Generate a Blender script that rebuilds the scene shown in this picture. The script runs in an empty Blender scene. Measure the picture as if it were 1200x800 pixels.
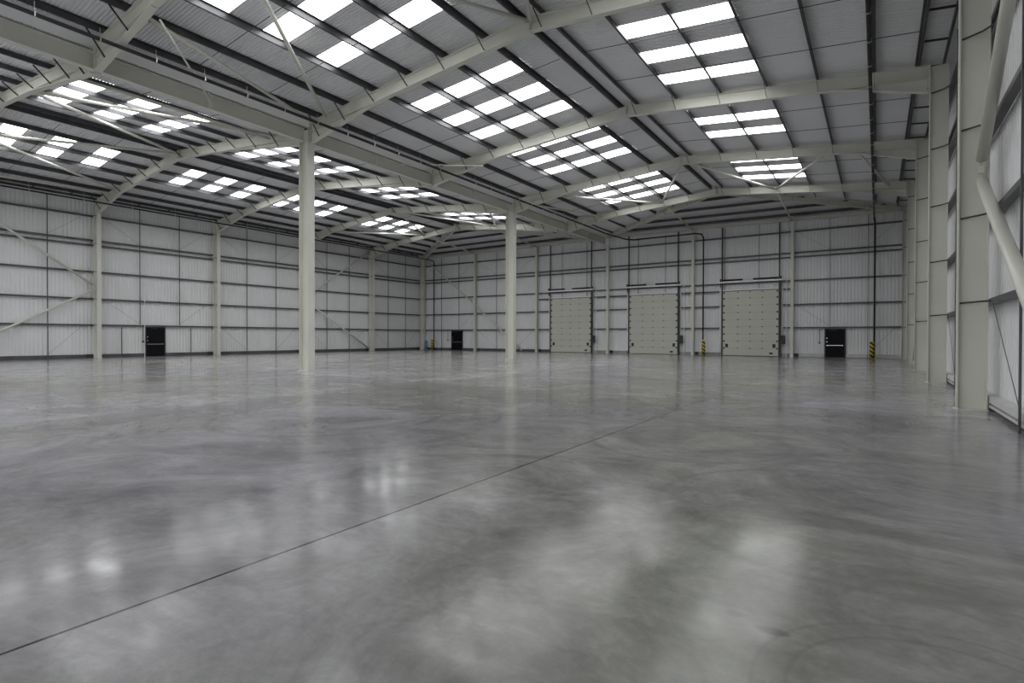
import bpy, math, random
from mathutils import Vector, Matrix
random.seed(7)
SC = bpy.context.scene
COL = SC.collection

# ------------------------------------------------------------------ sizes (metres)
F = {k: 14.252 + (k - 1) * 7.742 for k in range(-2, 5)}     # frame lines along the hall
F[5] = 44.98; F[0] = 6.75
YB = F[-2] - 0.25                       # rear wall (behind the camera)
PITCH = 0.1075                           # rib pitch of the roof sheets
RXI, RXO = 1.33, 1.81                   # right columns, inner / outer face
LXI, LXO = -42.12, -42.72               # left columns
PX = -20.17                             # pillars under the valley
RID_R, RID_L = -8.95, -31.3             # ridges
WL, WR, WF = -42.93, 2.03, 45.24        # cladding planes

def top(x):                             # top of rafters
    if x > PX:
        return 11.29 - (.109 * (x - RID_R) if x > RID_R else .075 * (RID_R - x))
    return 11.44 - .1 * abs(x - RID_L)
RD = .43                                # rafter depth
PD = .20                                # purlin depth

# ------------------------------------------------------------------ materials
def mat(name, col, rough=.5, metal=0., spec=.5):
    m = bpy.data.materials.new(name); m.use_nodes = True
    b = m.node_tree.nodes['Principled BSDF']
    b.inputs['Base Color'].default_value = (*col, 1)
    b.inputs['Roughness'].default_value = rough
    b.inputs['Metallic'].default_value = metal
    b.inputs['Specular IOR Level'].default_value = spec
    return m
def noisy(m, c1, c2, scale=3., detail=4., stretch=(1, 1, 1)):
    nt = m.node_tree; N = nt.nodes; L = nt.links
    tc = N.new('ShaderNodeTexCoord'); mp = N.new('ShaderNodeMapping'); mp.inputs['Scale'].default_value = stretch
    n = N.new('ShaderNodeTexNoise'); n.inputs['Scale'].default_value = scale; n.inputs['Detail'].default_value = detail
    r = N.new('ShaderNodeValToRGB')
    r.color_ramp.elements[0].position = .3; r.color_ramp.elements[0].color = (*c1, 1)
    r.color_ramp.elements[1].position = .7; r.color_ramp.elements[1].color = (*c2, 1)
    L.new(tc.outputs['Object'], mp.inputs['Vector']); L.new(mp.outputs['Vector'], n.inputs['Vector'])
    L.new(n.outputs['Fac'], r.inputs['Fac']); L.new(r.outputs['Color'], N['Principled BSDF'].inputs['Base Color'])
    return m
M = {}
M['paint'] = noisy(mat('cream_steel_paint', (.5, .5, .45), .42), (.60, .60, .535), (.66, .66, .59), .8)
M['galv'] = noisy(mat('galvanised_steel', (.2, .2, .21), .42, .55), (.065, .065, .07), (.11, .11, .115), 1.5)
M['girt'] = noisy(mat('dull_galvanised_rail', (.13, .13, .14), .5, .3), (.075, .075, .08), (.12, .12, .125), 1.5)
M['liner'] = noisy(mat('white_wall_liner', (.6, .6, .63), .5), (.715, .715, .72), (.77, .77, .78), .5)
M['roofliner'] = noisy(mat('white_roof_liner', (.5, .5, .52), .55), (.74, .74, .76), (.80, .80, .82), .4)
M['dark'] = mat('dark_fixing_steel', (.03, .03, .032), .5, .2)
M['black'] = mat('black_plastic_pipe', (.008, .008, .009), .45)
M['blackdoor'] = mat('black_door_paint', (.006, .006, .010), .6, 0, .15)
M['chrome'] = mat('brushed_chrome', (.6, .6, .62), .3, .9)
M['kerb_dark'] = noisy(mat('dark_kerb', (.07, .07, .075), .7), (.06, .06, .065), (.10, .10, .105), 2.)
M['kerb_mid'] = noisy(mat('grey_kerb', (.3, .3, .3), .7), (.26, .26, .26), (.34, .34, .34), 2.)
M['kerb_light'] = noisy(mat('pale_kerb', (.55, .55, .55), .7), (.5, .5, .5), (.62, .62, .6), 2.)
M['leaf'] = noisy(mat('grey_beige_door_panel', (.42, .42, .36), .45), (.54, .54, .475), (.58, .58, .51), .7)
M['leafseam'] = mat('door_panel_seam', (.30, .30, .26), .6)
M['white'] = mat('white_conduit', (.85, .85, .85), .4)
M['blue'] = mat('blue_plastic', (.10, .22, .36), .5)
M['red'] = mat('dark_red_plastic', (.12, .02, .02), .5)

def rooflight_mat():
    m = bpy.data.materials.new('translucent_rooflight'); m.use_nodes = True
    nt = m.node_tree; N = nt.nodes; L = nt.links
    for n in list(N): N.remove(n)
    out = N.new('ShaderNodeOutputMaterial'); e = N.new('ShaderNodeEmission')
    tc = N.new('ShaderNodeTexCoord'); nz = N.new('ShaderNodeTexNoise'); nz.inputs['Scale'].default_value = .9
    r = N.new('ShaderNodeValToRGB')
    r.color_ramp.elements[0].color = (.93, .95, .98, 1); r.color_ramp.elements[1].color = (1, 1, .98, 1)
    L.new(tc.outputs['Object'], nz.inputs['Vector']); L.new(nz.outputs['Fac'], r.inputs['Fac'])
    L.new(r.outputs['Color'], e.inputs['Color']); e.inputs['Strength'].default_value = LIGHT
    L.new(e.outputs['Emission'], out.inputs['Surface'])
    return m
LIGHT = 3.5
SKY = 2.0
EXPO = 1.05
M['rooflight'] = rooflight_mat()

def stripe_mat():
    m = mat('yellow_black_stripes', (.6, .45, .02), .5); nt = m.node_tree; N = nt.nodes; L = nt.links
    tc = N.new('ShaderNodeTexCoord'); sp = N.new('ShaderNodeSeparateXYZ')
    L.new(tc.outputs['Object'], sp.inputs[0])
    a = N.new('ShaderNodeMath'); a.operation = 'MULTIPLY_ADD'; a.inputs[1].default_value = .8
    L.new(sp.outputs['X'], a.inputs[0]); L.new(sp.outputs['Z'], a.inputs[2])
    b = N.new('ShaderNodeMath'); b.operation = 'MULTIPLY'; b.inputs[1].default_value = 3.6; L.new(a.outputs[0], b.inputs[0])
    c = N.new('ShaderNodeMath'); c.operation = 'FRACT'; L.new(b.outputs[0], c.inputs[0])
    d = N.new('ShaderNodeMath'); d.operation = 'GREATER_THAN'; d.inputs[1].default_value = .5; L.new(c.outputs[0], d.inputs[0])
    mx = N.new('ShaderNodeMix'); mx.data_type = 'RGBA'
    mx.inputs['A'].default_value = (.62, .47, .02, 1); mx.inputs['B'].default_value = (.01, .01, .01, 1)
    L.new(d.outputs[0], mx.inputs['Factor']); L.new(mx.outputs['Result'], N['Principled BSDF'].inputs['Base Color'])
    return m
M['stripe'] = stripe_mat()

def floor_mat():
    m = mat('polished_concrete', (.3, .3, .3), .3); nt = m.node_tree; N = nt.nodes; L = nt.links
    B = N['Principled BSDF']
    tc = N.new('ShaderNodeTexCoord'); O = tc.outputs['Object']
    def noise(scale, detail, rough=.55, dist=0., stretch=None):
        n = N.new('ShaderNodeTexNoise'); n.inputs['Scale'].default_value = scale; n.inputs['Detail'].default_value = detail
        n.inputs['Roughness'].default_value = rough; n.inputs['Distortion'].default_value = dist
        if stretch:
            mp = N.new('ShaderNodeMapping'); mp.inputs['Scale'].default_value = stretch
            L.new(O, mp.inputs['Vector']); L.new(mp.outputs['Vector'], n.inputs['Vector'])
        else: L.new(O, n.inputs['Vector'])
        return n.outputs['Fac']
    def ramp(fac, p0, c0, p1, c1):
        r = N.new('ShaderNodeValToRGB'); e = r.color_ramp.elements
        e[0].position = p0; e[0].color = (*c0, 1); e[1].position = p1; e[1].color = (*c1, 1)
        L.new(fac, r.inputs['Fac']); return r.outputs['Color']
    def mix(a, b, fac, mode='MIX'):
        x = N.new('ShaderNodeMix'); x.data_type = 'RGBA'; x.blend_type = mode
        if isinstance(fac, float): x.inputs['Factor'].default_value = fac
        else: L.new(fac, x.inputs['Factor'])
        for s, v in (('A', a), ('B', b)):
            if isinstance(v, tuple): x.inputs[s].default_value = (*v, 1)
            else: L.new(v, x.inputs[s])
        return x.outputs['Result']
    base = ramp(noise(.13, 3), .40, (.345, .35, .315), .60, (.385, .375, .405))      # greenish and lilac clouds
    mot = ramp(noise(.5, 8, .72, 1.0), .34, (.52, .52, .515), .62, (1.08, 1.08, 1.08))
    fine = ramp(noise(14., 5, .7), .25, (.86, .86, .86), .75, (1.06, 1.06, 1.06))
    scr = ramp(noise(2.2, 5, .7, 1.2, (1, 1.5, 1)), .36, (.84, .84, .83), .6, (1.02, 1.02, 1.02))
    c = mix(base, mot, 1., 'MULTIPLY'); c = mix(c, fine, 1., 'MULTIPLY'); c = mix(c, scr, 1., 'MULTIPLY')
    # brighter and dimmer light painted into the floor by zone, and tyre arcs
    sp = N.new('ShaderNodeSeparateXYZ'); L.new(O, sp.inputs[0])
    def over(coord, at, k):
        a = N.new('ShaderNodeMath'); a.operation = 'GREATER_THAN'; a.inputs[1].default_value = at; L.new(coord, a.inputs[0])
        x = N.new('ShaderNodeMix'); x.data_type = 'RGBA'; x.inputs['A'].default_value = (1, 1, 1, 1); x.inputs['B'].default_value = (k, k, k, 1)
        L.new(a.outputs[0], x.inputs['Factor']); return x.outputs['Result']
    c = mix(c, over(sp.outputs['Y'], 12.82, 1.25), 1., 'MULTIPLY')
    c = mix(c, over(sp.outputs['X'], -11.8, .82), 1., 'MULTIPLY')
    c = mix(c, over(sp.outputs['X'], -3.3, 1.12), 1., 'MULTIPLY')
    for (x, y, rad, hw, st) in ARCS:
        sb = N.new('ShaderNodeVectorMath'); sb.operation = 'SUBTRACT'; sb.inputs[1].default_value = (x, y, 0); L.new(O, sb.inputs[0])
        ln = N.new('ShaderNodeVectorMath'); ln.operation = 'LENGTH'; L.new(sb.outputs['Vector'], ln.inputs[0])
        a = N.new('ShaderNodeMath'); a.operation = 'SUBTRACT'; a.inputs[1].default_value = rad; L.new(ln.outputs['Value'], a.inputs[0])
        b = N.new('ShaderNodeMath'); b.operation = 'ABSOLUTE'; L.new(a.outputs[0], b.inputs[0])
        mr = N.new('ShaderNodeMapRange'); mr.inputs['From Min'].default_value = 0; mr.inputs['From Max'].default_value = hw
        mr.inputs['To Min'].default_value = st; mr.inputs['To Max'].default_value = 0; L.new(b.outputs[0], mr.inputs['Value'])
        m2 = N.new('ShaderNodeMath'); m2.operation = 'MULTIPLY'; L.new(mr.outputs['Result'], m2.inputs[0])
        L.new(noise(1.3, 5, .75), m2.inputs[1]); c = mix(c, (.13, .13, .13), m2.outputs[0])
    # saw-cut joints
    def line(coord, at, halfw):
        a = N.new('ShaderNodeMath'); a.operation = 'SUBTRACT'; a.inputs[1].default_value = at; L.new(coord, a.inputs[0])
        b = N.new('ShaderNodeMath'); b.operation = 'ABSOLUTE'; L.new(a.outputs[0], b.inputs[0])
        d = N.new('ShaderNodeMath'); d.operation = 'LESS_THAN'; d.inputs[1].default_value = halfw; L.new(b.outputs[0], d.inputs[0])
        return d.outputs[0]
    c = mix(c, (.02, .02, .02), line(sp.outputs['X'], -3.30, .011))
    for y, w in ((5.08, .004), (12.82, .004), (20.6, .005), (28.3, .006)):
        f = line(sp.outputs['Y'], y, w)
        s = N.new('ShaderNodeMath'); s.operation = 'MULTIPLY'; s.inputs[1].default_value = .35; L.new(f, s.inputs[0])
        c = mix(c, (.10, .10, .10), s.outputs[0])
    f = line(sp.outputs['X'], -11.8, .006)
    s = N.new('ShaderNodeMath'); s.operation = 'MULTIPLY'; s.inputs[1].default_value = .35; L.new(f, s.inputs[0])
    c = mix(c, (.10, .10, .10), s.outputs[0])
    # a few dark stains
    for (x, y, rx, ry, st) in STAINS:
        mp = N.new('ShaderNodeMapping'); mp.vector_type = 'TEXTURE'
        mp.inputs['Location'].default_value = (x, y, 0); mp.inputs['Scale'].default_value = (rx, ry, 1)
        nz = N.new('ShaderNodeTexNoise'); nz.inputs['Scale'].default_value = 6; L.new(O, nz.inputs['Vector'])
        L.new(O, mp.inputs['Vector'])
        ln = N.new('ShaderNodeVectorMath'); ln.operation = 'LENGTH'; L.new(mp.outputs['Vector'], ln.inputs[0])
        ad = N.new('ShaderNodeMath'); ad.operation = 'MULTIPLY_ADD'; ad.inputs[1].default_value = 1.2; L.new(nz.outputs['Fac'], ad.inputs[0]); L.new(ln.outputs['Value'], ad.inputs[2])
        mr = N.new('ShaderNodeMapRange'); mr.inputs['From Min'].default_value = 1.2; mr.inputs['From Max'].default_value = 1.65
        mr.inputs['To Min'].default_value = st; mr.inputs['To Max'].default_value = 0; L.new(ad.outputs[0], mr.inputs['Value'])
        c = mix(c, (.12, .12, .12), mr.outputs['Result'])
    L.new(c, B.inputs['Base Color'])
    rr = N.new('ShaderNodeMapRange'); rr.inputs['To Min'].default_value = .09; rr.inputs['To Max'].default_value = .22
    rr.inputs['From Min'].default_value = .3; rr.inputs['From Max'].default_value = .7
    L.new(noise(1.6, 5, .6, .5), rr.inputs['Value']); L.new(rr.outputs['Result'], B.inputs['Roughness'])
    B.inputs['Specular IOR Level'].default_value = .2
    bp = N.new('ShaderNodeBump'); bp.inputs['Strength'].default_value = .02; bp.inputs['Distance'].default_value = .02
    L.new(noise(3.0, 4), bp.inputs['Height']); L.new(bp.outputs['Normal'], B.inputs['Normal'])
    return m
ARCS = [(-8.2, 6.2, 1.9, .10, .7), (-8.2, 6.2, 3.1, .12, .6), (-.2, 5.2, 1.5, .07, .6), (.3, 2.6, .62, .02, .7), (.3, 2.6, .75, .02, .6), (-6.5, 10.5, 2.4, .14, .7), (-5.0, 13.5, 3.2, .2, .6), (-2.2, 7.6, 1.3, .08, .6)]
STAINS = [(-.42, 2.93, .09, .05, .9), (-.62, 3.0, .05, .05, .5), (-1.35, 3.95, .12, .06, .4), (-3.6, 13.2, .9, .35, .35), (-1.4, 8.6, .5, .25, .3)]
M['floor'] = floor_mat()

# ------------------------------------------------------------------ mesh helpers
class MB:
    def __init__(s): s.v = []; s.f = []
    def add(s, vs, fs):
        b = len(s.v); s.v += [tuple(p) for p in vs]; s.f += [tuple(b + i for i in f) for f in fs]; return s
    def box(s, x0, x1, y0, y1, z0, z1):
        return s.add([(x0,y0,z0),(x1,y0,z0),(x1,y1,z0),(x0,y1,z0),(x0,y0,z1),(x1,y0,z1),(x1,y1,z1),(x0,y1,z1)],
                     [(3,2,1,0),(4,5,6,7),(0,1,5,4),(1,2,6,5),(2,3,7,6),(3,0,4,7)])
    def prism(s, prof, p0, p1, up=(0, 0, 1)):
        """sweeps a closed 2-D profile (side, up) from p0 to p1"""
        p0, p1, up = Vector(p0), Vector(p1), Vector(up)
        d = (p1 - p0).normalized(); side = d.cross(up).normalized(); u = side.cross(d).normalized()
        n = len(prof)
        vs = [p + side * a + u * b for p in (p0, p1) for a, b in prof]
        fs = [(i, (i + 1) % n, n + (i + 1) % n, n + i) for i in range(n)] + [tuple(range(n - 1, -1, -1)), tuple(range(n, 2 * n))]
        return s.add(vs, fs)
    def ibeam(s, p0, p1, depth, width, tf=.018, tw=.012, up=(0, 0, 1)):
        h, w, t = depth / 2, width / 2, tw / 2
        return s.prism([(-w,-h),(w,-h),(w,-h+tf),(t,-h+tf),(t,h-tf),(w,h-tf),(w,h),(-w,h),(-w,h-tf),(-t,h-tf),(-t,-h+tf),(-w,-h+tf)], p0, p1, up)
    def bar(s, p0, p1, w, h, up=(0, 0, 1)):
        return s.prism([(-w/2,-h/2),(w/2,-h/2),(w/2,h/2),(-w/2,h/2)], p0, p1, up)
    def tube(s, pts, r, n=10):
        pts = [Vector(p) for p in pts]; rings = []
        for i, p in enumerate(pts):
            d = (pts[min(i+1, len(pts)-1)] - pts[max(i-1, 0)]).normalized()
            a = Vector((0, 0, 1)) if abs(d.z) < .9 else Vector((1, 0, 0))
            u = d.cross(a).normalized(); w = d.cross(u)
            k = 1.
            if 0 < i < len(pts)-1:
                k = 1 / max(.5, math.cos((pts[i]-pts[i-1]).angle(pts[i+1]-pts[i]) / 2))
            rings.append([p + (u * math.cos(2*math.pi*j/n) + w * math.sin(2*math.pi*j/n)) * r * (k if i not in (0, len(pts)-1) else 1) for j in range(n)])
        vs = [q for rg in rings for q in rg]
        fs = [(i*n+j, i*n+(j+1)%n, (i+1)*n+(j+1)%n, (i+1)*n+j) for i in range(len(pts)-1) for j in range(n)]
        fs += [tuple(range(n-1, -1, -1)), tuple(range((len(pts)-1)*n, len(pts)*n))]
        return s.add(vs, fs)
    def build(s, name, m, parent=None, smooth=False, loc=None):
        me = bpy.data.meshes.new(name)
        vs = s.v
        if loc is not None: vs = [(x-loc[0], y-loc[1], z-loc[2]) for x, y, z in vs]
        me.from_pydata(vs, [], s.f); me.materials.append(M[m]); me.update()
        if smooth:
            for p in me.polygons: p.use_smooth = len(p.vertices) == 4
        o = bpy.data.objects.new(name, me); COL.objects.link(o)
        if loc is not None: o.location = loc
        if parent is not None:
            o.parent = parent
            if parent.location.length: o.location = Vector(o.location) - parent.location
        return o

def tag(o, label, cat, group=None, kind=None):
    o['label'] = label; o['category'] = cat
    if group: o['group'] = group
    if kind: o['kind'] = kind
    return o
def thing(name, label, cat, group=None, kind=None, loc=(0, 0, 0)):
    o = bpy.data.objects.new(name, None); COL.objects.link(o); o.location = loc; o.empty_display_size = .3
    return tag(o, label, cat, group, kind)
def bb(mb):   # a point at the base of the shape
    xs, ys, zs = zip(*mb.v); return ((min(xs)+max(xs))/2, (min(ys)+max(ys))/2, min(zs))

# ------------------------------------------------------------------ floor
fb = MB(); fb.box(WL - .3, WR + .3, YB - .3, WF + .3, -.25, 0)
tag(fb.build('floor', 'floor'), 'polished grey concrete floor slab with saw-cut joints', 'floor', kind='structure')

# ------------------------------------------------------------------ profiled walls
def profile_line(a, b, pitch=.21, dep=.024):
    """(along, offset) of a trapezoidal profile; offset goes into the room"""
    pts = []; n = int((b - a) / pitch)
    for i in range(n + 1):
        s = a + i * pitch
        for d, o in ((0, 0), (.13, 0), (.165, 1), (.285, 1)):
            if s + d * pitch / .32 <= b: pts.append((s + d * pitch / .32, o * dep))
    pts.append((b, 0)); return pts
def profiled_wall(name, a, b, z0, z1, place, label, flip=False):
    mb = MB(); pr = profile_line(a, b); vs = []; fs = []
    for s, o in pr:
        zt = z1(s) if callable(z1) else z1
        vs += [place(s, o, z0), place(s, o, zt)]
    for i in range(len(pr) - 1):
        q = (2*i, 2*i+2, 2*i+3, 2*i+1); fs.append(q if not flip else q[::-1])
    mb.add(vs, fs)
    vs = []                                                    # flat outer skin: gives the wall its thickness
    for s in (a, b):
        for z in (z0, (z1(s) if callable(z1) else z1)): vs += [place(s, -.05, z), place(s, -.11, z)]
    mb.add(vs, [(0, 4, 6, 2), (1, 3, 7, 5), (0, 1, 5, 4), (2, 6, 7, 3), (0, 2, 3, 1), (4, 5, 7, 6)])
    return tag(mb.build(name, 'liner'), label, 'wall', kind='structure')
profiled_wall('wall_left', YB, WF, 0, 10.55, lambda s, o, z: (WL + o, s, z), 'left wall of pale ribbed metal cladding')
profiled_wall('wall_right', YB, WF, 0, 10.4, lambda s, o, z: (WR - o, s, z), 'right wall of pale ribbed metal cladding close to the camera', True)
profiled_wall('wall_far', WL, WR, 0, 10.62, lambda s, o, z: (s, WF - o, z), 'far end wall of pale ribbed metal cladding with dock doors')
rw = MB(); ED = [(-40.0, -35.0), (-31.5, -26.5), (-18.0, -13.0), (-10.5, -5.5)]; s0 = WL        # four open dock doorways behind the camera
for a, b in ED + [(WR, WR)]:
    rw.box(s0, a, YB - .1, YB, 0, 5.2); s0 = b
rw.box(WL, WR, YB - .1, YB, 5.2, 11.3)
tag(rw.build('wall_rear', 'liner'), 'rear wall of pale metal cladding with open dock doorways', 'wall', kind='structure')
ap = MB(); ap.box(WL - 10, WR + 10, YB - 30, YB - .3, -.25, -.02)
tag(ap.build('ground', 'kerb_light'), 'concrete yard outside the rear doorways', 'ground', kind='structure')

# ------------------------------------------------------------------ roof sheets and rooflights
ribs = []                                                       # (y, dz) for one pitch
RIB = ((0, 0), (.042, 0), (.056, .034), (.094, .034))
nrib = int((WF - YB) / PITCH) + 1
yl = []
for i in range(nrib):
    for d, o in RIB: yl.append((YB + i * PITCH + d, o))
yl.append((YB + nrib * PITCH, 0))
def roofz(x): return top(x) + PD + .012
def snap(y): return round((y - YB) / PITCH)
ROWS = {-2: (-7.2, -5.25, -3.3), -1: (.7, 2.62, 4.55), 0: (7.75, 9.7, 11.6), 1: (16.18, 18.1, 20.03), 2: (22.95, 24.85, 26.75), 3: (31.45, 33.35, 35.25)}
SL = [  # slope: x eave, x ridge, rooflight x range, words
    (WR + .05, RID_R, (-6.95, -3.55), 'outer slope of the right-hand bay'),
    (PX, RID_R, (-16.05, -10.7), 'valley slope of the right-hand bay'),
    (PX, RID_L, (-29.25, -24.02), 'valley slope of the left-hand bay'),
    (WL - .05, RID_L, (-36.9, -33.5), 'outer slope of the left-hand bay')]
BAYW = {-2: 'rearmost bay behind the camera', -1: 'bay over the camera', 0: 'bay before the near pillar', 1: 'bay just past the near pillar', 2: 'bay just before the far pillar', 3: 'bay just past the far pillar'}
ROWW = ('nearest', 'middle', 'farthest')
HIPS = {RID_R: ((RID_R, F[4]), ), RID_L: ((RID_L, F[4]), )}
def hipx(xe, xr, y):                                            # x of the hip line on a side slope
    if y <= F[4]: return xr
    return xr + (xe - xr) * min(1, (y - F[4]) / (WF + .05 - F[4]))
ceil = MB(); wn = 0
for xe, xr, (xa, xb), word in SL:
    lights = {}
    for k, rows in ROWS.items():
        for j, y in enumerate(rows):
            for c in range(snap(y), snap(y) + 8): lights[c] = (k, j)
    win = {}
    lo, hi = min(xe, xr), max(xe, xr)
    for i in range(len(yl) - 1):
        (y0, o0), (y1, o1) = yl[i], yl[i+1]
        cell = i // 4
        if (y0 + y1) / 2 > F[4]:
            segs = [('c', xe, None)]
            ax, bx = hipx(xe, xr, y0), hipx(xe, xr, y1)
            ceil.add([(xe, y0, roofz(xe)+o0), (ax, y0, roofz(ax)+o0), (bx, y1, roofz(bx)+o1), (xe, y1, roofz(xe)+o1)], [(0,1,2,3)])
            continue
        cuts = [(lo, hi, None)]
        if cell in lights: cuts = [(lo, xa, None), (xa, xb, lights[cell]), (xb, hi, None)]
        for a, b, w in cuts:
            za = roofz(a + 1e-4) if a == PX else roofz(a)
            zb = roofz(b - 1e-4) if b == PX else roofz(b)
            q = [(a, y0, za+o0), (b, y0, zb+o0), (b, y1, zb+o1), (a, y1, za+o1)]
            (ceil if w is None else win.setdefault(w, MB())).add(q, [(0,1,2,3)])
    for (k, j), mb in sorted(win.items()):
        wn += 1
        tag(mb.build('window_%d' % wn, 'rooflight'), '%s white rooflight strip, %s, %s' % (ROWW[j], word, BAYW[k]), 'rooflight',
            'translucent rooflight strips', 'structure')
# hipped ends over the far wall
def hip_end(xl, xr_, xc):
    zl = roofz(xl + (1e-4 if xl == PX else 0)); zr = roofz(xr_ - (1e-4 if xr_ == PX else 0)); zc = roofz(xc)
    ye = WF + .05
    n = int((xr_ - xl) / PITCH); pts = []
    for i in range(n):
        for d, o in RIB: pts.append((xl + i * PITCH + d, o))
    pts.append((xr_, 0))
    def yh(x): return F[4] + (ye - F[4]) * ((xc - x) / (xc - xl) if x < xc else (x - xc) / (xr_ - xc))
    def z(x, y):
        ze = zl + (zr - zl) * (x - xl) / (xr_ - xl); zec = zl + (zr - zl) * (xc - xl) / (xr_ - xl)
        return ze + (zc - zec) * (1 - (y - F[4]) / (ye - F[4]))
    for (x0, o0), (x1, o1) in zip(pts, pts[1:]):
        ceil.add([(x0, yh(x0), z(x0, yh(x0))+o0), (x1, yh(x1), z(x1, yh(x1))+o1), (x1, ye, z(x1, ye)+o1), (x0, ye, z(x0, ye)+o0)], [(0,3,2,1)])
    return z, yh
HZR, HYR = hip_end(PX, WR + .05, RID_R)
HZL, HYL = hip_end(WL - .05, PX, RID_L)
ceil.add([(WL-.3, YB-.1, 12.1), (WR+.3, YB-.1, 12.1), (WR+.3, WF+.2, 12.1), (WL-.3, WF+.2, 12.1)], [(0,1,2,3)])   # outer roof skin
for x in (WL-.3, WR+.3):
    ceil.add([(x, YB-.1, 10.1), (x, WF+.2, 10.1), (x, WF+.2, 12.1), (x, YB-.1, 12.1)], [(0,1,2,3)])
for y in (YB-.1, WF+.2):
    ceil.add([(WL-.3, y, 10.1), (WR+.3, y, 10.1), (WR+.3, y, 12.1), (WL-.3, y, 12.1)], [(0,1,2,3)])
ceil.box(PX - .36, PX + .36, YB - .05, WF + .05, 10.485, 10.70)
tag(ceil.build('ceiling', 'roofliner'), 'grey ribbed metal underside of the twin-pitched roof', 'ceiling', kind='structure')

# ------------------------------------------------------------------ base kerbs
GAPS_L = [(17.16, 18.5)]
def kerb(name, m, a, b, place, label, gaps=()):
    mb = MB(); s = a
    for g0, g1 in list(gaps) + [(b, b)]:
        if g0 > s: place(mb, s, g0)
        s = g1
    tag(mb.build(name, m), label, 'kerb', kind='structure')
kerb('baseboard_left', 'kerb_dark', YB, 44.95, lambda mb, a, b: mb.box(WL + .032, WL + .2, a, b, 0, .24), 'dark kerb along the foot of the left wall', GAPS_L)
kerb('baseboard_far', 'kerb_dark', WL + .21, -26.12, lambda mb, a, b: mb.box(a, b, WF - .19, WF - .032, 0, .24), 'dark kerb along the far wall, left of the dock doors', [(-38.42, -36.8)])
kerb('trim_2', 'kerb_mid', -21.4, -5.5, lambda mb, a, b: mb.box(a, b, WF - .19, WF - .032, 0, .24), 'grey kerb along the far wall between the dock doors', [(-18.2, -13.6), (-10.4, -6.0)])
kerb('trim_far', 'kerb_light', -5.0, WR - .25, lambda mb, a, b: mb.box(a, b, WF - .19, WF - .032, .02, .27), 'pale kerb along the right part of the far wall', [(-3.2, -1.87)])
kb = MB(); kb.box(RXO + .02, WR - .03, YB, 44.9, .17, .30); kb.box(RXO + .02, WR - .03, YB, 44.9, .08, .125)
tag(kb.build('baseboard_right', 'kerb_light'), 'pale raised base rail along the right wall', 'base rail', kind='structure')
kb = MB(); kb.box(RXO + .1, WR - .03, YB, 44.9, 0, .08)
tag(kb.build('trim_right', 'kerb_dark'), 'dark recess strip below the right-wall base rail', 'kerb', kind='structure')

# ------------------------------------------------------------------ columns
FR = {-1: 'frame over the camera', 0: 'nearest overhead frame', 1: 'frame on the near pillar', 2: 'frame between the two pillars', 3: 'frame on the far pillar', 4: 'last frame before the far wall'}
GZ = (2.17, 3.88, 5.66, 7.5, 9.3)
def column(x0, x1, y, zt, wid, label, side, group):
    t = thing('steel_column', label, 'column', group, loc=((x0+x1)/2, y, 0))
    mb = MB(); xa, xb = min(x0, x1), max(x0, x1)
    mb.ibeam(((xa+xb)/2, y, .022), ((xa+xb)/2, y, zt), xb - xa, wid, .02, .014, up=(1, 0, 0))
    mb.build('column_shaft', 'paint', t)
    mb = MB(); mb.box(xa - .04, xb + .01, y - wid/2 - .04, y + wid/2 + .04, 0, .02)
    mb.build('base_plate', 'paint', t)
    if side:
        for z in GZ:                                            # stays from the rails to the inner flange
            m2 = MB(); xi, xo = (x0 + side * .05, x1 + side * .06)
            m2.bar((xi, y - .012, z - .02), (xi + side * .3, y - wid/2 - .03, z), .012, .035)
            m2.bar((xi + side * .3, y - wid/2 - .03, z), (xo, y - .42, z), .012, .035)
            m2.build('column_stay', 'dark', t)
        if side < 0:
            m3 = MB(); m3.box(x1 - .04, x1 - .003, y - .55, y - wid/2 - .05, .02, .26); m3.build('base_cleat', 'dark', t)
    return t
RW = {0: 'cream steel column at the right wall nearest the camera', 1: 'widest cream steel column on the right wall, with the tube brace joint',
      2: 'cream steel column on the right wall, second from the front', 3: 'cream steel column on the right wall, third from the front',
      4: 'cream steel column on the right wall, fourth from the front', 5: 'cream steel column in the far right corner'}
LW = {0: 'cream steel column on the left wall beyond the picture edge', 1: 'cream steel column at the tip of the left-wall brace, first on the left wall',
      2: 'cream steel column on the left wall, right of the exit door', 3: 'cream steel column on the left wall behind the near pillar',
      4: 'cream steel column on the left wall, last before the corner', 5: 'cream steel column in the far left corner'}
for k in range(0, 6):
    y = F[k] if k < 5 else 44.86
    column(RXI, RXO, y, top(1.55) - .005 if k < 5 else 10.0, .24, RW[k], 1, 'columns along the right wall')
    column(LXI, LXO, y, top(-42.4) - .005 if k < 5 else 10.1, .24, LW[k], -1, 'columns along the left wall')
for k, w in ((1, 'near thick free-standing cream pillar, left of the hall centre'), (3, 'far free-standing cream pillar in the middle of the hall')):
    column(PX - .31, PX + .31, F[k], 10.22, .33, w, 0, 'free-standing pillars under the valley')
POSTX = (-34.93, -27.4, -19.97, -12.5, -5.27)
PW = ('first cream wall post from the left corner, at the brace', 'cream wall post just left of the first dock door', 'cream wall post under the valley, between the first two dock doors',
      'cream wall post between the second and third dock doors', 'cream wall post right of the third dock door')
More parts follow.
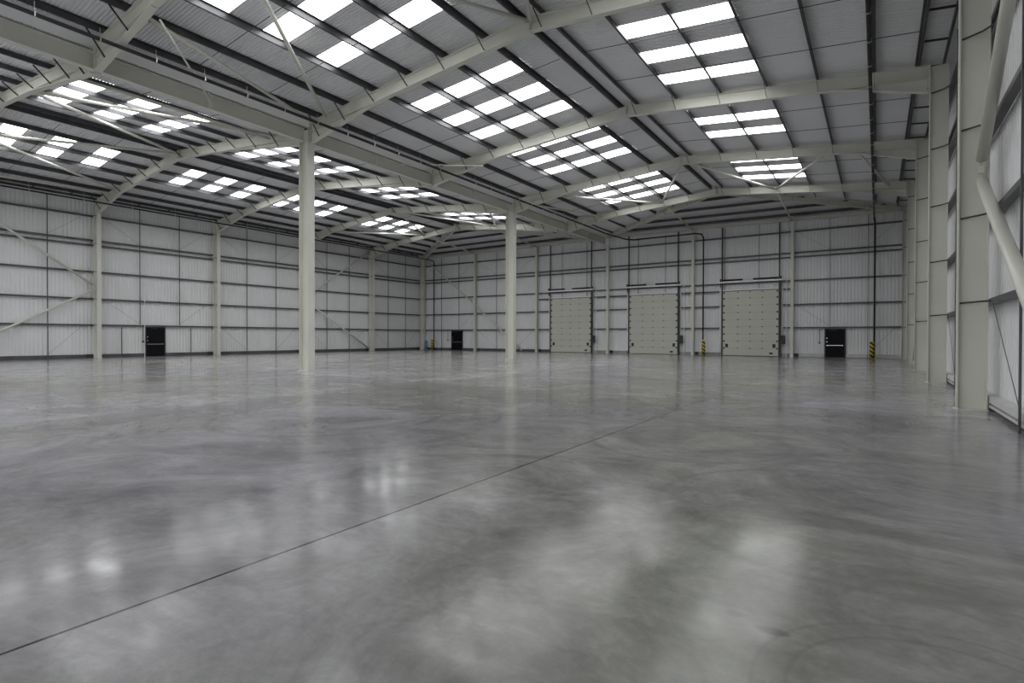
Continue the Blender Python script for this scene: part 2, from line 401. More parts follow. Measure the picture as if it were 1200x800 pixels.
for x, w in zip(POSTX, PW):
    zt = (HZR(x, 44.86) if x > PX else HZL(x, 44.86)) - PD - .25 - .03
    if abs(x + 19.97) < .1: zt = 9.66
    t = thing('wall_post', w, 'post', 'posts on the far wall', loc=(x, 44.85, 0))
    mb = MB(); mb.ibeam((x, 44.84, .016), (x, 44.84, zt), .28, .2, .016, .01, up=(0, 1, 0)); mb.build('post_shaft', 'paint', t)
    mb = MB(); mb.box(x - .14, x + .14, 44.66, 44.99, 0, .014); mb.build('base_plate', 'paint', t)
    mb = MB(); mb.box(x + .12, x + .42, 45.0, 45.04, .02, .26); mb.build('base_cleat', 'dark', t)

# ------------------------------------------------------------------ rafters
PUR_R = [1.02, -.17, -1.83, -3.49, -5.15, -6.87, -8.55, -9.25, -10.72, -12.45, -14.2, -15.97, -17.68, -19.3]
PUR_L = [RID_L + s * d for s in (1, -1) for d in (.35, 2.1, 3.85, 5.6, 7.35, 9.1)] + [-20.95, -41.75]
def rafter(k, xe, xr, haunch, he, label, w=.2):
    """xe end at the column, xr at the ridge, haunch start x, he haunch depth at the column (bottom z)"""
    y = F[k]; s = 1 if xe > xr else -1
    t = thing('steel_rafter', label, 'rafter', 'rafters under the roof', loc=((xe+xr)/2, y, top(xe) - RD))
    e1 = xr + s * .03
    plate = xe; xe = xe - s * .05
    mb = MB(); mb.ibeam((xe, y, top(xe - s*1e-3) - RD/2), (e1, y, top(e1) - RD/2), RD, w, .016, .012); mb.build('rafter_beam', 'paint', t)
    bot = lambda x: top(x) - RD
    mb = MB(); zb = he                                            # tapered haunch: web and lower flange
    A, B = (xe, bot(xe - s*1e-3) - .002), (haunch, bot(haunch) - .002)
    mb.add([(A[0], y-.006, A[1]), (B[0], y-.006, B[1]), (xe, y-.006, zb), (A[0], y+.006, A[1]), (B[0], y+.006, B[1]), (xe, y+.006, zb)],
           [(0,1,2), (5,4,3), (0,2,5,3), (1,4,5,2), (0,3,4,1)])
    mb.bar((haunch, y, bot(haunch) - .012), (xe, y, zb), w, .018)
    mb.build('haunch', 'paint', t)
    mb = MB(); mb.box(min(xr + s*.003, xr + s*.025), max(xr + s*.003, xr + s*.025), y - .105, y + .105, top(xr) - RD - .03, top(xr) + .005)
    mb.build('splice_plate', 'paint', t)
    mb = MB(); mb.box(min(plate, plate - s*.03), max(plate, plate - s*.03), y - w/2, y + w/2, zb - .03, top(xe) - .01)
    mb.build('end_plate', 'paint', t)
    lo, hi = min(xe, xr), max(xe, xr)
    for x in (PUR_R if xr == RID_R else PUR_L):
        if lo + .15 < x < hi - .5:
            d = (x - haunch) * s
            zb_ = bot(x) + .02 if d < 0 else bot(haunch) + (zb - bot(haunch)) * min(1, d / abs(xe - haunch)) + .025
            mb = MB(); mb.bar((x, y - .52, top(x) - .012), (x + .03, y - .03, zb_), .05, .01, up=(1, 0, 0))
            mb.build('rafter_stay', 'dark', t)
    return t
PEN = PX + .31 + .003
def rword(k, part):
    return 'cream steel rafter, %s, %s' % (part, FR[k])
for k in (0, 1, 2, 3, 4):
    onp = k in (1, 3)
    rafter(k, RXI - .004, RID_R, -1.05, 9.33, rword(k, 'right wall up to the right-hand ridge'))
    rafter(k, (PX + .32) if onp else PX + .12, RID_R, -16.2, 9.6, rword(k, 'valley up to the right-hand ridge'))
    rafter(k, (PX - .32) if onp else PX - .12, RID_L, -25.7, 9.62, rword(k, 'valley up to the left-hand ridge'))
    rafter(k, LXI + .004, RID_L, -38.95, 9.5, rword(k, 'left wall up to the left-hand ridge'))

# hip rafters running from the last frame to the far corners
def hip_rafter(xc, xe, zf, label):
    p0 = Vector((xc + (.25 if xe > xc else -.25), F[4] + .17, 0)); p1 = Vector((xe, 44.52, 0))
    ye = WF + .05
    for p in (p0, p1):
        p.z = zf(p.x, p.y) - PD - .04 - .17
    mb = MB(); mb.ibeam(p0, p1, .3, .18, .016, .012)
    t = thing('hip_rafter', label, 'rafter', 'hip rafters to the far corners', loc=(p1.x, p1.y, p1.z - .15))
    mb.build('rafter_beam', 'paint', t)
    for f in (.2, .4, .6, .8):
        q = p0.lerp(p1, f); m2 = MB(); m2.bar((q.x, q.y - .35, q.z + .17), (q.x, q.y - .02, q.z - .13), .03, .01, up=(1, 0, 0)); m2.build('rafter_stay', 'dark', t)
hip_rafter(RID_R, 1.2, HZR, 'cream hip rafter running to the far right corner')
hip_rafter(RID_R, PX + .55, HZR, 'cream hip rafter from the right-hand ridge to the valley end')
hip_rafter(RID_L, PX - .55, HZL, 'cream hip rafter from the left-hand ridge to the valley end')
hip_rafter(RID_L, -41.9, HZL, 'cream hip rafter running to the far left corner')
# eaves beams on the far wall
for xa, xb, zf, w in ((PX + .1, RXI - .02, HZR, 'right-hand'), (LXI + .02, PX - .1, HZL, 'left-hand')):
    z = lambda x: zf(x, 44.86) - PD - .03
    mb = MB(); mb.ibeam((xa, 44.85, z(xa) - .1), (xb, 44.85, z(xb) - .1), .2, .18, .014, .01)
    tag(mb.build('eaves_beam', 'paint', loc=bb(mb)), 'cream eaves beam along the top of the far wall, %s bay' % w, 'beam', 'far-wall eaves beams')
# valley beams between pillars
for a, b, w in ((F[-1] + .17, F[1] - .17, 'nearest, running from top left to the near pillar'), (F[1] + .17, F[3] - .17, 'from the near pillar to the far pillar'), (F[3] + .17, 44.68, 'from the far pillar to the far wall')):
    x = PX; mid = (a + b) / 2
    t = thing('valley_beam', 'deep cream valley beam, ' + w, 'beam', 'valley beams between the pillars', loc=(x, mid, 9.66))
    mb = MB(); mb.ibeam((x, a, 9.94), (x, b, 9.94), .55, .22, .022, .014); mb.build('beam', 'paint', t)
    for q in ((a + b) / 2 - 3.9, (a + b) / 2 + 3.72):
        m2 = MB(); m2.box(x + .008, x + .1, q - .1, q + .1, 9.69, 10.19); m2.build('stiffener', 'paint', t)

# ------------------------------------------------------------------ purlins
ZP = [(0, 0), (.065, 0), (.065, .008), (.008, .008), (.008, PD), (-.065, PD), (-.065, PD - .008), (0, PD - .008)]
def purlin(x, y0, y1, label, name='roof_purlin', flipped=False):
    mb = MB(); z = top(x) + .009
    pr = ZP if not flipped else [(-a, b) for a, b in ZP][::-1]
    mb.prism([(a, b) for a, b in pr], (x, y0, z), (x, y1, z))
    tag(mb.build(name, 'galv', loc=bb(mb)), label, 'purlin', 'roof purlins')
ORD = ('first', 'second', 'third', 'fourth', 'fifth', 'sixth', 'seventh')
def yend(x, xr, xe):
    return F[4] + (WF - F[4]) * abs(x - xr) / abs(xe - xr) - .25
rs = sorted([x for x in PUR_R if x > RID_R and x < .5]); ls = sorted([x for x in PUR_R if x < RID_R], reverse=True)
for i, x in enumerate(rs): purlin(x, YB + .1, yend(x, RID_R, WR), 'galvanised purlin, %s from the right-hand ridge towards the right wall' % ORD[i])
for i, x in enumerate(ls): purlin(x, YB + .1, yend(x, RID_R, PX), 'galvanised purlin, %s from the right-hand ridge towards the valley' % ORD[i], flipped=True)
rs = sorted([x for x in PUR_L if x > RID_L]); ls = sorted([x for x in PUR_L if x < RID_L and x > -41], reverse=True)
for i, x in enumerate(rs): purlin(x, YB + .1, yend(x, RID_L, PX), 'galvanised purlin, %s from the left-hand ridge towards the valley' % ORD[i])
for i, x in enumerate(ls): purlin(x, YB + .1, yend(x, RID_L, WL), 'galvanised purlin, %s from the left-hand ridge towards the left wall' % ORD[i], flipped=True)
# hip purlins, parallel to the far wall
for zf, xc, xl, xr_, w in ((HZR, RID_R, PX, WR + .05, 'right-hand'), (HZL, RID_L, WL - .05, PX, 'left-hand')):
    for i, y in enumerate((39.4, 41.1, 42.8, 44.3)):
        f = (y - F[4]) / (WF + .05 - F[4]); a = xc + (xl - xc) * f + .3; b = xc + (xr_ - xc) * f - .3
        mb = MB(); mb.prism(ZP, (a, y, zf(a, y) - PD - .035), (b, y, zf(b, y) - PD - .035))
        tag(mb.build('hip_purlin', 'galv', loc=bb(mb)), 'purlin parallel to the far wall, %s below the %s hip' % (ORD[i], w), 'purlin', 'hip purlins over the far wall')
# sag rods across the purlins, two to a bay on each slope
SLW = [(RID_R + .5, .95, 'right ridge to right wall'), (RID_R - .4, -19.2, 'right ridge to valley'), (RID_L + .45, -21., 'left ridge to valley'), (RID_L - .45, -41.6, 'left ridge to left wall')]
for k in range(0, 4):
    for j, f in enumerate((1/3, 2/3)):
        for xa, xb, w in SLW:
            y = F[k] + f * (F[k+1] - F[k])
            mb = MB(); mb.tube([(xa, y, top(xa) - .014), (xb, y, top(xb) - .014)], .011, 6)
            tag(mb.build('sag_rod', 'dark', loc=bb(mb)), '%s thin sag rod, %s, %s' % (('nearer', 'farther')[j], w, BAYW[k]), 'rod', 'sag rods across the purlins')
# eaves ladders
for s, xi, xo, w in ((1, 1.02, 1.66, 'right'), (-1, -41.78, -42.45, 'left')):
    z = top(xi) + .012
    t = thing('eaves_ladder', 'ladder-like galvanised eaves frame along the %s wall' % w, 'eaves frame', loc=(xi, 18, z))
    mb = MB(); mb.prism(ZP, (xi, YB + .1, z), (xi, 44.3, z)); mb.build('inner_rail', 'galv', t)
    mb = MB(); zo = top(xo) + .012; mb.box(min(xo, xo + s*.06), max(xo, xo + s*.06), YB + .1, 44.3, zo, zo + .14); mb.build('outer_rail', 'galv', t)
    y = -.35
    while y < 44:
        mb = MB(); mb.bar((xi + s*.075, y, z + .06), (xo - s*.004, y, zo + .06), .05, .05); mb.build('rung', 'dark', t); y += 1.88

# ------------------------------------------------------------------ wall rails (girts)
CZ = [(0, 0), (.06, 0), (.06, .19), (0, .19), (0, .18), (.05, .18), (.05, .01), (0, .01)]
GW = {2.17: 'lowest wall rail', 3.88: 'second wall rail up', 5.66: 'third wall rail up', 7.4: 'lower rail of the close pair', 7.72: 'upper rail of the close pair', 9.3: 'topmost wall rail'}
GD = .16
def rail_box(mb, x0, x1, y0, y1, z):                            # C-section lying on its side: web to the room, two lips
    mb.box(x0, x1, y0, y1, z - .075, z + .075)
for z in GW:
    h = .052
    mb = MB(); mb.box(LXO - .16, LXO - .004, YB + .2, 44.98, z - h, z + h)
    tag(mb.build('wall_rail', 'girt', loc=bb(mb)), 'grey %s along the left wall' % GW[z], 'rail', 'left-wall rails')
    mb = MB(); mb.box(RXO + .004, RXO + .15, YB + .2, 44.98, z - h, z + h)
    tag(mb.build('wall_rail', 'girt', loc=bb(mb)), 'grey %s along the right wall' % GW[z], 'rail', 'right-wall rails')
DX = ((-25.9, -21.7), (-18.0, -13.8), (-10.2, -6.2))
segs_low = [(LXO + .1, -26.22, 'left of the first dock door'), (-21.4, -18.3, 'between the first two dock doors'), (-13.5, -10.5, 'between the second and third dock doors'), (-5.9, RXO - .1, 'right of the third dock door')]
for z in GW:
    if z < 5:
        for a, b, w in segs_low:
            mb = MB(); mb.box(a, b, 45.0, 45.16, z - .052, z + .052)
            tag(mb.build('wall_rail', 'girt', loc=bb(mb)), 'grey %s on the far wall, %s' % (GW[z], w), 'rail', 'far-wall rails')
    else:
        mb = MB(); mb.box(LXO + .1, RXO - .1, 45.03, 45.18, z - .052, z + .052)
        tag(mb.build('wall_rail', 'girt', loc=bb(mb)), 'grey %s along the far wall' % GW[z], 'rail', 'far-wall rails')
for a, b, w in ((-27.25, -26.22, 'left of the first dock door'), (-21.4, -18.3, 'between the first two dock doors'), (-13.5, -10.5, 'between the second and third dock doors'), (-5.9, -5.4, 'right of the third dock door')):
    mb = MB(); mb.box(a, b, 45.0, 45.16, 5.0, 5.12)
    tag(mb.build('door_head_rail', 'girt', loc=bb(mb)), 'short grey rail at dock-door head height, ' + w, 'rail', 'door-head rails on the far wall')
# vertical sag bars with diagonal tie wires
def sag_bar(p, q, ties, label, group):
    t = thing('sag_bar', label, 'bar', group, loc=p)
    mb = MB(); mb.bar(p, q, .05, .03, up=(1, 0, 0) if abs(p[0]) > 0 else (0, 1, 0)); mb.build('bar', 'girt', t)
    for a, b in ties:
        m2 = MB(); m2.tube([a, b], .007, 5); m2.build('tie_wire', 'girt', t)
xs = LXO + .02
for k in range(0, 5):
    d = F[k+1] - F[k]
    for j, f in enumerate((1/3, 2/3)):
        y = F[k] + d * f; z0 = 0 if k != 1 else 2.25
        c = F[k] + .5 if j == 0 else F[k+1] - .75
        ties = [((xs, c, 9.2), (xs, y, 7.8))]
        ties.append(((xs, c, 2.1), (xs, y, .3)) if k != 1 else ((xs, c, 3.8), (xs, y, 2.3)))
        bay = ('bay with the large brace', 'bay with the exit door', 'bay left of the near pillar', 'bay with the far brace', 'bay at the far corner')[k]
        sag_bar((xs, y, z0), (xs, y, 10.2), ties, 'thin sag bar, left wall, %s of two in the %s' % (('nearer', 'farther')[j], bay), 'sag bars on the left wall')
for y, w in ((15.72, 'left of the exit door'), (20.21, 'right of the exit door')):
    sag_bar((xs, y, 0), (xs, y, 2.09), [], 'short vertical bar below the lowest left-wall rail, ' + w, 'short bars beside the exit door')
xr2 = RXO - .02
for k in range(0, 5):
    d = F[k+1] - F[k]
    for j, f in enumerate((1/3, 2/3)):
        y = F[k] + d * f if (k, j) != (0, 1) else 11.1
        c = F[k] + .5 if j == 0 else F[k+1] - .75
        sag_bar((xr2, y, 0), (xr2, y, 10.0), [((xr2, c, 2.1), (xr2, y, .35))],
                'thin sag bar, right wall, %s of two in the %s' % (('nearer', 'farther')[j], ('foremost bay', 'second bay', 'third bay', 'fourth bay', 'last bay')[k]), 'sag bars on the right wall')
FV = ((-39.71, -42.2, 'left of the far left exit door'), (-37.23, -34.95, 'above the far left exit door'), (-32.28, -34.95, 'left half of the second far-wall panel'), (-29.9, -27.5, 'behind the far pillar'),
      (-24.66, None, 'above the first dock door, left'), (-22.09, None, 'above the first dock door, right'), (-17.2, None, 'above the second dock door, left'), (-14.81, None, 'above the second dock door, right'),
      (-10.05, None, 'above the third dock door, left'), (-7.56, None, 'above the third dock door, right'), (-2.89, -5.3, 'above the far right exit door'), (-.59, 1.3, 'right of the far right exit door'))
for x, c, w in FV:
    z0 = 5.2 if c is None else (2.25 if x in (-37.23, -2.89) else 0)
    y = 44.975
    if c: c += .35 if c < x else -.35
    ties = [] if c is None else ([((c, y, 3.8), (x, y, 2.3))] if z0 > 1 else [((c, y, 2.1), (x, y, .3))]) + [((c, y, 9.2), (x, y, 7.8))]
    sag_bar((x, y, z0), (x, y, 10.05), ties, 'thin vertical sag bar on the far wall, ' + w, 'sag bars on the far wall')

# ------------------------------------------------------------------ bracing tubes
def brace(p, q, r, label, group, name='brace_tube', plates=True):
    p, q = Vector(p), Vector(q); d = (q - p).normalized()
    t = thing(name, label, 'brace', group, loc=tuple(p if p.z < q.z else q))
    mb = MB(); mb.tube([p + d * .16, q - d * .16], r, 14); mb.build('tube', 'paint', t, smooth=True)
    if plates:
        for a, b in ((p, p + d * .22), (q, q - d * .22)):
            mb = MB(); mb.bar(a, b, .012, max(.05, r * 1.5), up=(0, 0, 1) if abs(d.z) < .9 else (1, 0, 0)); mb.build('end_plate', 'paint', t)
    return t
xw = LXO + .22
WB = 'wall bracing tubes'
brace((xw, F[1] - .14, 4.72), (xw, F[0] + .14, 9.9), .075, 'cream brace tube on the left wall rising from the first column to upper left', WB)
brace((xw, F[1] - .14, 4.5), (xw, F[0] + .14, .15), .075, 'cream brace tube on the left wall falling from the first column to lower left', WB)
brace((xw, F[3] + .14, 5.0), (xw, F[4] - .14, 10.0), .075, 'cream brace tube on the left wall rising behind the near pillar', WB)
brace((xw, F[3] + .14, 4.7), (xw, F[4] - .14, .15), .075, 'cream brace tube on the left wall falling behind the near pillar', WB)
xw = 1.67
brace((xw, F[1] - .14, 4.86), (xw, F[0] + .14, 10.0), .098, 'thick cream brace tube at the right edge rising from its joint', WB)
brace((xw, F[1] - .14, 4.60), (xw, F[0] + .14, .15), .098, 'thick cream brace tube at the right edge falling from its joint', WB)
mb = MB(); mb.box(1.62, 1.72, F[1] - .21, F[1] - .125, 4.70, 4.84)
g = mb.build('gusset_plate', 'paint', bpy.data.objects['brace_tube.004'])
brace((xw, F[3] + .14, 5.0), (xw, F[4] - .14, 9.8), .075, 'cream brace tube on the right wall between the third and fourth columns, upper', WB)
brace((xw, F[3] + .14, 4.6), (xw, F[4] - .14, .15), .075, 'cream brace tube on the right wall between the third and fourth columns, lower', WB)
brace((-41.95, 44.62, 10.1), (-35.05, 44.6, 5.0), .075, 'cream diagonal tube falling from the far left corner', WB)
brace((-34.8, 44.6, 4.8), (-29.1, 44.8, .12), .075, 'cream diagonal tube landing on the floor beside the far pillar', WB)
RB = 'roof bracing tubes'
def rp(k, x, s, dz=-.2): return (x, F[k] + s * .13, top(x) + dz)
def roof_bay(ka, kb, sa, sb, w, inner_a):
    """zigzag between frame ka (chord nodes) and kb (mid nodes)"""
    NA = {'rv': -18.7 if not inner_a else -17.4, 'ra': RID_R + .1, 're': -1.9, 'lv': -22.2, 'la': RID_L + .1, 'le': -39.0}
    NB = {'rm': -12.6, 'ro': -5.35, 'lm': -26.9, 'lo': -34.9}
    for a, b, txt in (('rv', 'rm', 'valley to mid-slope, right-hand bay'), ('ra', 'rm', 'right-hand ridge to the valley slope'), ('ra', 'ro', 'right-hand ridge to the outer slope'), ('re', 'ro', 'right eaves to mid-slope'),
                      ('lv', 'lm', 'valley to mid-slope, left-hand bay'), ('la', 'lm', 'left-hand ridge to the valley slope'), ('la', 'lo', 'left-hand ridge to the outer slope'), ('le', 'lo', 'left eaves to mid-slope')):
        brace(rp(ka, NA[a], sa), rp(kb, NB[b], sb), .065, 'cream roof brace tube, %s, %s' % (txt, w), RB, 'roof_brace')
    for x, x2, txt in ((-19.35, -17.1, 'right of the valley'), (-22.6, -23.0, 'left of the valley'), (-39.6, -40.6, 'left eaves'), (-.9, .5, 'right eaves')):
        brace(rp(ka, x, sa, -.28), rp(kb, x2, sb, -.25), .06, 'straight cream roof strut, %s, %s' % (txt, w), RB, 'roof_strut')
roof_bay(1, 0, -1, 1, 'in front of the near pillar', False)
roof_bay(3, 4, 1, -1, 'beyond the far pillar', True)
for x, txt in ((-12.5, 'left of the right-hand ridge'), (-5.3, 'right of the right-hand ridge'), (-27.4, 'right of the left-hand ridge'), (-34.93, 'left of the left-hand ridge')):
    zf = HZR if x > PX else HZL
    brace((x, F[4] + .13, top(x) - .3), (x, 44.7, zf(x, 44.7) - .45), .065, 'cream strut from the last frame to a far-wall post, ' + txt, 'struts to the far-wall posts', 'post_strut')
# knee braces on the valley beam, in front of the near pillar
brace((PX + .16, 10.3, 9.75), (-16.3, F[0] + .13, 10.15), .03, 'slim cream knee brace from the valley beam to the nearest frame', 'knee braces on the valley beam', 'knee_brace', False)
brace((PX + .16, F[2] - 3.0, 10.0), (-16.3, F[2] - .17, 10.0), .03, 'slim cream knee brace beside the middle frame', 'knee braces on the valley beam', 'knee_brace', False)

# ------------------------------------------------------------------ rainwater pipes
def pipe_run(name, pts, r, label, hang, hz):
    t = thing(name, label, 'pipe', 'black rainwater pipes', loc=tuple(pts[-1]))
    mb = MB(); mb.tube(pts, r, 12); mb.build('pipe', 'black', t, smooth=True)
    for (x, y, z) in hang:
        if min(abs(y - f) for f in F.values()) < .25: continue
        m2 = MB(); m2.tube([(x, y, z + r + .002), (x, y, hz(x))], .008, 6); m2.build('hanger_rod', 'chrome', t)
        m3 = MB(); m3.bar((x, y - .015, z), (x, y + .015, z), r * 2.25, r * 2.25); m3.build('pipe_clip', 'chrome', t)
    return t
zx = 9.80; xv = -18.2
pts = [(xv, YB + .5, zx), (xv, 38.5, zx), (xv, 40.2, zx - .03)]
pts += [(-17.9, 43.8, zx), (-17.4, 44.5, zx), (-12.2, 44.52, zx), (-11.75, 44.55, zx - .1), (-11.62, 44.6, zx - .4), (-11.62, 44.6, 1.25)]
pipe_run('rainwater_pipe', pts, .055, 'black pipe along the valley, dropping down the far wall between dock doors', [(xv, y, zx) for y in [4.77 + 1.43 * i for i in range(-3, 24)]], lambda x: zx + .33)
pts = [(-.25, YB + .5, 9.62), (-.25, 43.9, 9.62), (-.24, 44.45, 9.55), (-.2, 44.6, 9.2), (-.2, 44.6, .06)]
pipe_run('rainwater_pipe', pts, .055, 'black pipe under the right roof slope, dropping beside the far right door', [(-.25, y, 9.62) for y in [5.1 + 1.6 * i for i in range(-2, 24)]], lambda x: 10.18)
pts = [(-40.4, YB + .5, 9.79), (-40.4, 43.9, 9.79), (-40.5, 44.6, 9.72), (-40.7, 44.84, 9.5), (-40.7, 44.84, .05)]
pipe_run('rainwater_pipe', pts, .05, 'black pipe under the left eaves, dropping in the far left corner', [(-40.4, y, 9.79) for y in [5.1 + 2.6 * i for i in range(-1, 15)]], lambda x: 10.5)
mb = MB(); mb.tube([(xv - .16, YB + .5, zx + .05), (xv - .16, 40.5, zx + .05)], .016, 8)
tag(mb.build('pipe_rail', 'dark', loc=bb(mb)), 'thin dark carrier rail just beside the valley pipe', 'rail')

# ------------------------------------------------------------------ striped pipe guards
def guard(x, y, r, label):
    t = thing('pipe_guard', label, 'bollard', 'yellow and black pipe guards', loc=(x, y, 0))
    mb = MB(); mb.tube([(0, 0, .012), (0, 0, 1.13)], r, 20)
    mb.tube([(0, 0, 1.13), (0, 0, 1.16), (0, 0, 1.17)], r * .93, 20)
    o = mb.build('striped_post', 'stripe', None, smooth=True); o.parent = t
    mb = MB(); mb.tube([(0, 0, 0), (0, 0, .012)], r * 1.5, 20); o = mb.build('foot_plate', 'dark', None); o.parent = t
guard(-11.5, 44.3, .13, 'yellow and black striped guard between the second and third dock doors')
guard(-.33, 43.6, .13, 'yellow and black striped guard right of the far right exit door')
guard(-40.35, 44.2, .13, 'yellow and black striped guard in the far left corner')
mb = MB(); mb.tube([(-41.35, 44.3, 0), (-41.35, 44.3, 1.0)], .16, 16); mb.tube([(-41.35, 44.3, 1.0), (-41.35, 44.3, 1.03)], .13, 16)
tag(mb.build('plastic_guard', 'blue', loc=(-41.35, 44.3, 0), smooth=True), 'pale blue round guard at the far left corner column', 'bollard')

# ------------------------------------------------------------------ exit doors
def exit_door(n, place, w, label):
    """built in the plane (s along, d out of the wall, z)"""
    t = thing('door_%d' % n, label, 'door', 'black exit doors', 'structure', loc=place(w / 2, 0, 0))
    def bx(name, m, *boxes, parent=t):
        mb = MB()
        for s0, s1, d0, d1, z0, z1 in boxes:
            a, b = place(s0, d0, z0), place(s1, d1, z1)
            mb.box(min(a[0], b[0]), max(a[0], b[0]), min(a[1], b[1]), max(a[1], b[1]), z0, z1)
        o = mb.build(name, m, None); o.parent = parent
        o.location = -Vector(t.location)
        return o
    h = 2.1
    bx('frame', 'dark', (0, .07, 0, .14, 0, h), (w - .07, w, 0, .14, 0, h), (.07, w - .07, 0, .14, h - .07, h))
    lf = bx('door_leaf', 'blackdoor', (.075, w - .075, .04, .10, .02, h - .075))
    sub = lambda name, m, *b: bx(name, m, *b, parent=lf)
    for o in (sub('push_bar', 'chrome', (.14, w - .16, .15, .18, .86, .90), (.14, .18, .10, .15, .84, .92), (w - .2, w - .16, .10, .15, .84, .92)),
              sub('door_lock', 'chrome', (.12, .18, .10, .125, 1.10, 1.17), (.12, .18, .10, .125, 1.36, 1.43)),
              sub('door_closer', 'dark', (.35, .75, .10, .16, h - .16, h - .09))):
        o.location = (0, 0, 0)
    return t
exit_door(1, lambda s, d, z: (WL + .035 + d, 17.18 + s, z), 1.3, 'black exit door with push bar in the left wall')
exit_door(2, lambda s, d, z: (-38.38 + s, WF - .035 - d, z), 1.52, 'black exit door with push bar at the left end of the far wall')
exit_door(3, lambda s, d, z: (-3.19 + s, WF - .035 - d, z), 1.3, 'black exit door with push bar at the right end of the far wall')
for (x, y, ax, w) in ((LXO + .1, 16.98, 0, 'the left-wall exit door'), (-38.75, 44.94, 1, 'the far left exit door'), (-3.5, 44.94, 1, 'the far right exit door')):
    t = thing('wall_mounted_call_point', 'small dark call point with conduit left of ' + w, 'alarm', 'call points beside exit doors', loc=(x, y, 1.0))
    mb = MB(); mb.tube([(x, y, 1.12), (x, y, 2.08)], .02, 8); mb.build('conduit', 'girt', t)
    mb = MB(); mb.box(x - .05, x + .05, y - .05, y + .05, 1.0, 1.12); mb.build('call_box', 'dark', t)
mb = MB(); mb.box(LXO + .01, LXO + .04, 17.1, 17.14, 0, 5.4)
tag(mb.build('cable_conduit', 'liner', loc=bb(mb)), 'slim pale conduit running up beside the left-wall exit door', 'conduit')

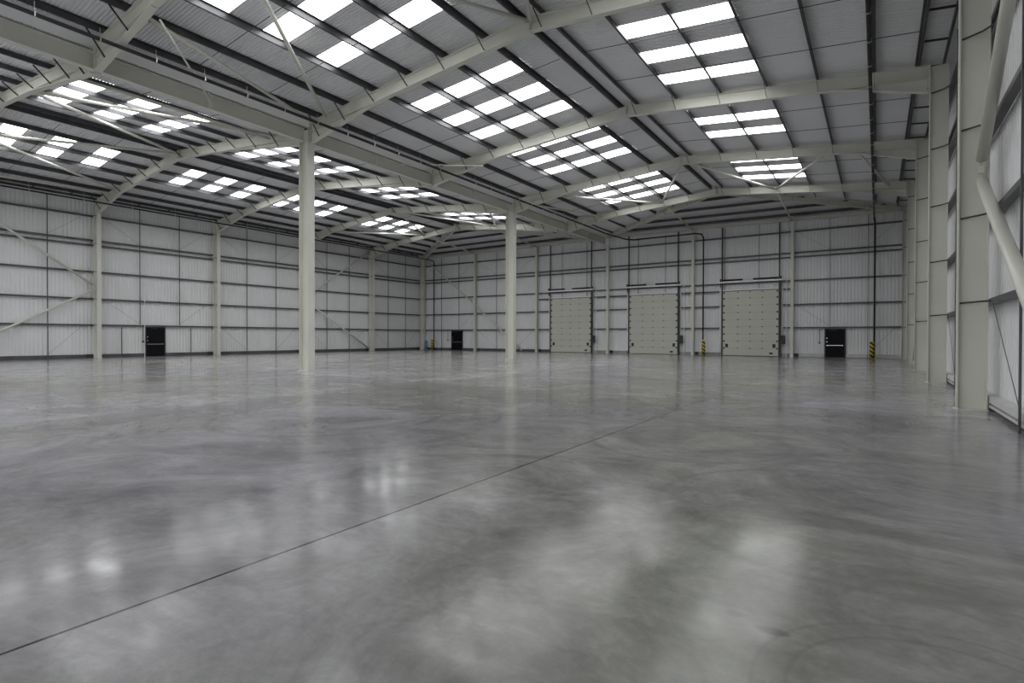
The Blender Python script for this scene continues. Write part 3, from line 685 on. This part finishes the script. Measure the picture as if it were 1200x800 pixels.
# ------------------------------------------------------------------ sectional dock doors
def dock_door(n, xa, xb, label):
    t = thing('door_%d' % n, label, 'door', 'sectional dock doors', 'structure', loc=((xa + xb) / 2, 45.05, 0))
    H = 5.02; w = xb - xa; y = 45.0
    lf = MB(); ns = 9; hs = H / ns
    for i in range(ns): lf.box(xa, xb, y + .02, y + .07, .035 + i * hs + .006, .035 + (i + 1) * hs - .006)
    leaf = lf.build('door_leaf', 'leaf', t)
    sm = MB(); sm.box(xa + .01, xb - .01, y + .045, y + .08, .03, H + .03); o = sm.build('panel_seams', 'leafseam', t)
    for i in range(1, ns + 1):
        z = .035 + i * hs
        if i == ns: z -= .1
        for f in (.28, .5, .72):
            m2 = MB(); m2.box(xa + f * w - .055, xa + f * w + .055, y + .004, y + .019, z - .03, z + .03); h = m2.build('hinge', 'dark', leaf); h.location = -leaf.location - t.location
        for x in (xa + .02, xb - .14):
            m2 = MB(); m2.box(x, x + .12, y + .0, y + .019, z - .06, z + .06); h = m2.build('roller_hinge', 'dark', leaf); h.location = -leaf.location - t.location
    m2 = MB(); m2.box(xa, xb, y + .01, y + .08, H + .035, H + .08); m2.build('top_seal', 'black', t)
    m2 = MB(); m2.box(xa, xb, y - .06, y + .06, H + .085, H + .17); m2.build('top_rail', 'white', t)
    m2 = MB(); m2.box(xa, xb, y + .015, y + .08, 0, .035); m2.build('bottom_seal', 'black', t)
    for x in (xa + .2, xb - .4):
        m2 = MB(); m2.box(x, x + .2, y - .01, y + .018, .66, .94); m2.build('lift_handle', 'black', t)
    m2 = MB(); m2.box(xb - .62, xb - .38, y - .01, y + .018, .16, .30); m2.build('lock_plate', 'black', t)
    for x, s in ((xa, -1), (xb, 1)):
        m2 = MB(); a, b = sorted((x + s * .01, x + s * .10)); m2.box(a, b, y - .05, y + .02, 0, 10.25)
        m2.build('lift_track', 'black', t)
    m2 = MB(); a, b = xb + .1, xb + .17; m2.box(a, b, y - .12, y + .02, 0, 5.6); m2.build('chain_guard', 'dark', t)
    m2 = MB(); m2.box(xa - .3, xb + .32, y - .22, y - .06, 5.72, 5.82); m2.build('shaft_bracket', 'white', t)
    m2 = MB(); m2.tube([(xa - .2, y - .12, 5.93), (xb + .2, y - .12, 5.93)], .02, 8); m2.build('shaft', 'chrome', t)
    for a, b in ((xa - .05, xa + .37 * w), (xa + .56 * w, xb + .02)):
        m2 = MB(); m2.tube([(a, y - .12, 5.93), (b, y - .12, 5.93)], .065, 12); m2.build('torsion_spring', 'black', t, smooth=True)
    for x in (xa - .2, xb + .13):
        m2 = MB(); m2.box(x, x + .08, y - .2, y - .02, 5.84, 6.05); m2.box(x + .02, x + .06, y - .1, y - .02, 5.35, 5.7); m2.build('bearing_plate', 'black', t)
    m2 = MB(); m2.box(xb + .2, xb + .48, y - .2, y - .05, .95, 1.6); m2.build('control_box', 'dark', t)
    m2 = MB(); m2.tube([(xb + .55, y - .1, .02), (xb + .55, y - .1, 5.7)], .025, 8); m2.build('chain_conduit', 'white', t)
dock_door(4, *DX[0], 'grey-beige sectional dock door, left of three, nearest the far pillar')
dock_door(5, *DX[1], 'grey-beige sectional dock door, middle of three')
dock_door(6, *DX[2], 'grey-beige sectional dock door, right of three')

# ------------------------------------------------------------------ camera, world, output look
cam = bpy.data.cameras.new('camera'); co = bpy.data.objects.new('camera', cam); COL.objects.link(co)
cam.sensor_width = 36; cam.lens = 634.9056 / 1200 * 36; cam.clip_start = .05; cam.clip_end = 300
R = Matrix.Rotation(.5938, 4, 'Z') @ Matrix.Rotation(math.pi / 2 - .0086, 4, 'X') @ Matrix.Rotation(.002, 4, 'Z')
co.matrix_world = Matrix.Translation((0, 0, 1.45)) @ R
SC.camera = co
w = bpy.data.worlds.new('sky'); SC.world = w; w.use_nodes = True
w.node_tree.nodes['Background'].inputs['Color'].default_value = (.93, .96, 1, 1)
w.node_tree.nodes['Background'].inputs['Strength'].default_value = SKY
vs = SC.view_settings
SC.display_settings.display_device = 'sRGB'
vs.view_transform = 'Standard'; vs.look = 'None'; vs.gamma = 1; vs.use_curve_mapping = False; vs.exposure = EXPO
SC.cycles.max_bounces = 12; SC.cycles.diffuse_bounces = 8
SC.cycles.use_denoising = True
